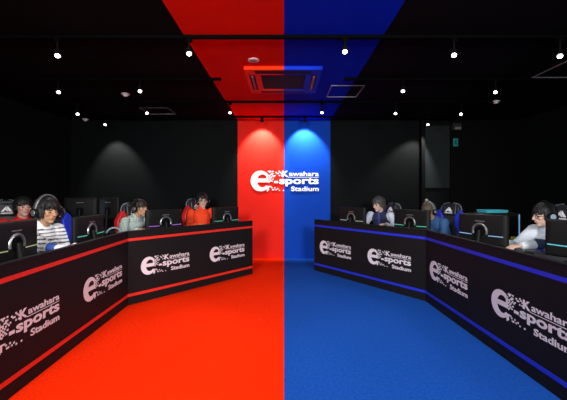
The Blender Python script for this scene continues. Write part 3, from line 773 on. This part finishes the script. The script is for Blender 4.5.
# ceiling cassette air conditioner
ac = thing('air_conditioner', 'square ceiling cassette air conditioner painted half red half blue', 'air conditioner', (ray(284, 4.35)-.01, 4.24, CEIL))
W2 = .455
fr = MB()
for x0, x1, y0, y1 in ((-W2, W2, -W2, -.27), (-W2, W2, .27, W2), (-W2, -.27, -.27, .27), (.27, W2, -.27, .27)):
    fr.box(((x0+x1)/2, (y0+y1)/2, -.0225), (x1-x0, y1-y0, .045))
fr.build('panel_frame', M['acpaint'], ac, bevel=.008)
gr = MB().box((0, 0, -.015), (.54, .54, .02))
for i in range(22): gr.box((0, -.255+.0243*i, -.032), (.53, .008, .018))
gr.build('intake_grille', M['acgrille'], ac)
for nm, c, d in (('front', (0, -.372, -.046), (.66, .095, .004)), ('back', (0, .375, -.046), (.62, .07, .004)), ('left', (-.375, 0, -.046), (.07, .56, .004)), ('right', (.375, 0, -.046), (.07, .56, .004))):
    s_ = MB().box(c, d).build('air_outlet', M['acslot'], ac, bevel=.001)
    if nm in ('left', 'right'):
        MB().box((c[0]+(.0), 0, -.052), (.028, .50, .010), Matrix.Rotation(.4 if nm == 'left' else -.4, 3, 'Y')).build('flap', M['acflap'], s_)

def hatch(x0, x1, y0, y1, label):
    t = thing('ceiling_hatch', label, 'ceiling hatch', ((x0+x1)/2, (y0+y1)/2, CEIL), 0, 'ceiling access hatches')
    w, d = x1-x0, y1-y0; b = .014; m = MB()
    for c, dd in (((0, -d/2, -.004), (w+b, b, .008)), ((0, d/2, -.004), (w+b, b, .008)), ((-w/2, 0, -.004), (b, d-b, .008)), ((w/2, 0, -.004), (b, d-b, .008))): m.box(c, dd)
    m.build('frame', M['alu'], t)
hatch(.645, 1.09, 4.475, 5.0, 'silver outlined ceiling hatch at the edge of the blue stripe')
hatch(-2.46, -1.99, 5.64, 6.08, 'silver outlined ceiling hatch in the black left ceiling')
hatch(3.13, 3.60, 3.66, 4.16, 'silver outlined ceiling hatch cut by the right edge')

def detector(px, py, label, r=.06, m='whiteplastic'):
    d = F*(CEIL-CAMZ-.02)/(193.5-py); x = ray(px, d)
    t = thing('smoke_detector', label, 'smoke detector', (x, d, CEIL), 0, 'round ceiling detectors')
    MB().cyl((0, 0, 0), (0, 0, -.014), r, r*.98, 24).build('base', M[m], t, bevel=.003)
    MB().cyl((0, 0, -.014), (0, 0, -.042), r*.72, r*.45, 24).build('sensor', M[m], t, bevel=.005)
detector(125.5, 95, 'pinkish round smoke detector between two lamps on the left black ceiling')
detector(85.5, 120, 'dim round smoke detector deep in the left black ceiling')
detector(495.7, 102.3, 'dim round smoke detector below a lamp on the right black ceiling')
t = thing('ceiling_speaker', 'flat white round disc on the red ceiling stripe before the air conditioner', 'ceiling disc', (ray(253.5, 483.8/133.8), 483.8/133.8, CEIL))
MB().cyl((0, 0, 0), (0, 0, -.012), .062, .060, 28).build('rim', M['whiteplastic'], t, bevel=.003)
MB().cyl((0, 0, -.012), (0, 0, -.016), .038, n=24).build('grille', M['beige'], t)

# back wall fittings on the right
t = thing('exit_sign', 'small teal sign with running figure on the dark right back wall', 'sign', (ray(455, BACK-.06), BACK-.04, hgt(143, BACK)))
MB().box((0, -.02, 0), (.11, .04, .17)).build('housing', M['matte'], t, bevel=.006)
MB().box((0, -.042, 0), (.096, .006, .156)).build('face', M['signgreen'], t, bevel=.002)
g = MB(); g.cyl((.008, -.046, .045), (.008, -.048, .045), .011, n=14)
for a, b, r in (((.004, 0, .03), (-.004, 0, -.012), .012), ((.004, 0, .025), (.028, 0, .008), .005), ((.0, 0, .025), (-.024, 0, .014), .005), ((-.004, 0, -.012), (.022, 0, -.03), .007), ((.022, 0, -.03), (.018, 0, -.058), .006), ((-.004, 0, -.012), (-.016, 0, -.04), .007), ((-.016, 0, -.04), (-.034, 0, -.044), .006)):
    g.box(((a[0]+b[0])/2, -.047, (a[2]+b[2])/2), (math.hypot(b[0]-a[0], b[2]-a[2])+r, .002, r*1.6), Matrix.Rotation(-math.atan2(b[2]-a[2], b[0]-a[0]), 3, 'Y'))
g.build('pictogram', M['signdark'], t)
t = thing('wall_speaker', 'dark grey box fixed to the wall above the small teal sign', 'wall box', (ray(456.5, BACK-.1), BACK-.04, hgt(128, BACK)))
MB().box((0, -.05, 0), (.17, .10, .14)).build('housing', M['greybox'], t, bevel=.012)
MB().box((.01, -.103, -.03), (.12, .006, .05)).build('grille', M['badge'], t, bevel=.002)
t = thing('wall_switch', 'small white upright switch on the wall board painted as lit', 'switch', (ray(424.5, BACK-.03), BACK-.024, hgt(165.5, BACK)))
MB().box((0, -.006, 0), (.018, .012, .09)).build('plate', M['whiteplastic'], t, bevel=.002)
MB().box((0, -.014, .005), (.008, .006, .03)).build('rocker', M['paper'], t)
t = thing('wall_box', 'small beige box on the dark wall above the player in denim', 'wall box', (ray(424.5, BACK-.05), BACK, hgt(202.5, BACK)))
MB().box((0, -.035, 0), (.13, .07, .14)).build('housing', M['beige'], t, bevel=.006)
MB().box((0, -.072, .0), (.09, .006, .09)).build('cover', M['beige'], t, bevel=.002)

# ------------------------------------------------------------------ world, camera, view
w = bpy.data.worlds.new('world'); SC.world = w; w.use_nodes = True
w.node_tree.nodes['Background'].inputs[0].default_value = (.01, .011, .012, 1)
# unseen fill lights added behind the camera to brighten the counters and faces
for x, e in ((-1.5, 95), (1.5, 95)):
    ld = bpy.data.lights.new('front_fill', 'AREA'); ld.energy = e; ld.size = .9; ld.spread = math.radians(100)
    lo = bpy.data.objects.new('front_fill', ld); COL.objects.link(lo); lo.location = (x, -1.1, 2.45)
    lo.rotation_euler = (Vector((x*.6, 4.2, .7))-lo.location).to_track_quat('-Z', 'Y').to_euler()
cam = bpy.data.cameras.new('camera'); co = bpy.data.objects.new('camera', cam); COL.objects.link(co)
co.location = (0, 0, CAMZ); co.rotation_euler = (PI/2, 0, 0)
cam.sensor_fit = 'HORIZONTAL'; cam.sensor_width = 36; cam.lens = 36*F/567; cam.shift_y = -6.5/567; cam.shift_x = -.5/567
cam.clip_start = .05
SC.camera = co
SC.view_settings.view_transform = 'Standard'; SC.view_settings.look = 'None'
SC.view_settings.exposure = 0
SC.cycles.use_denoising = True
SC.cycles.max_bounces = 8; SC.cycles.diffuse_bounces = 5
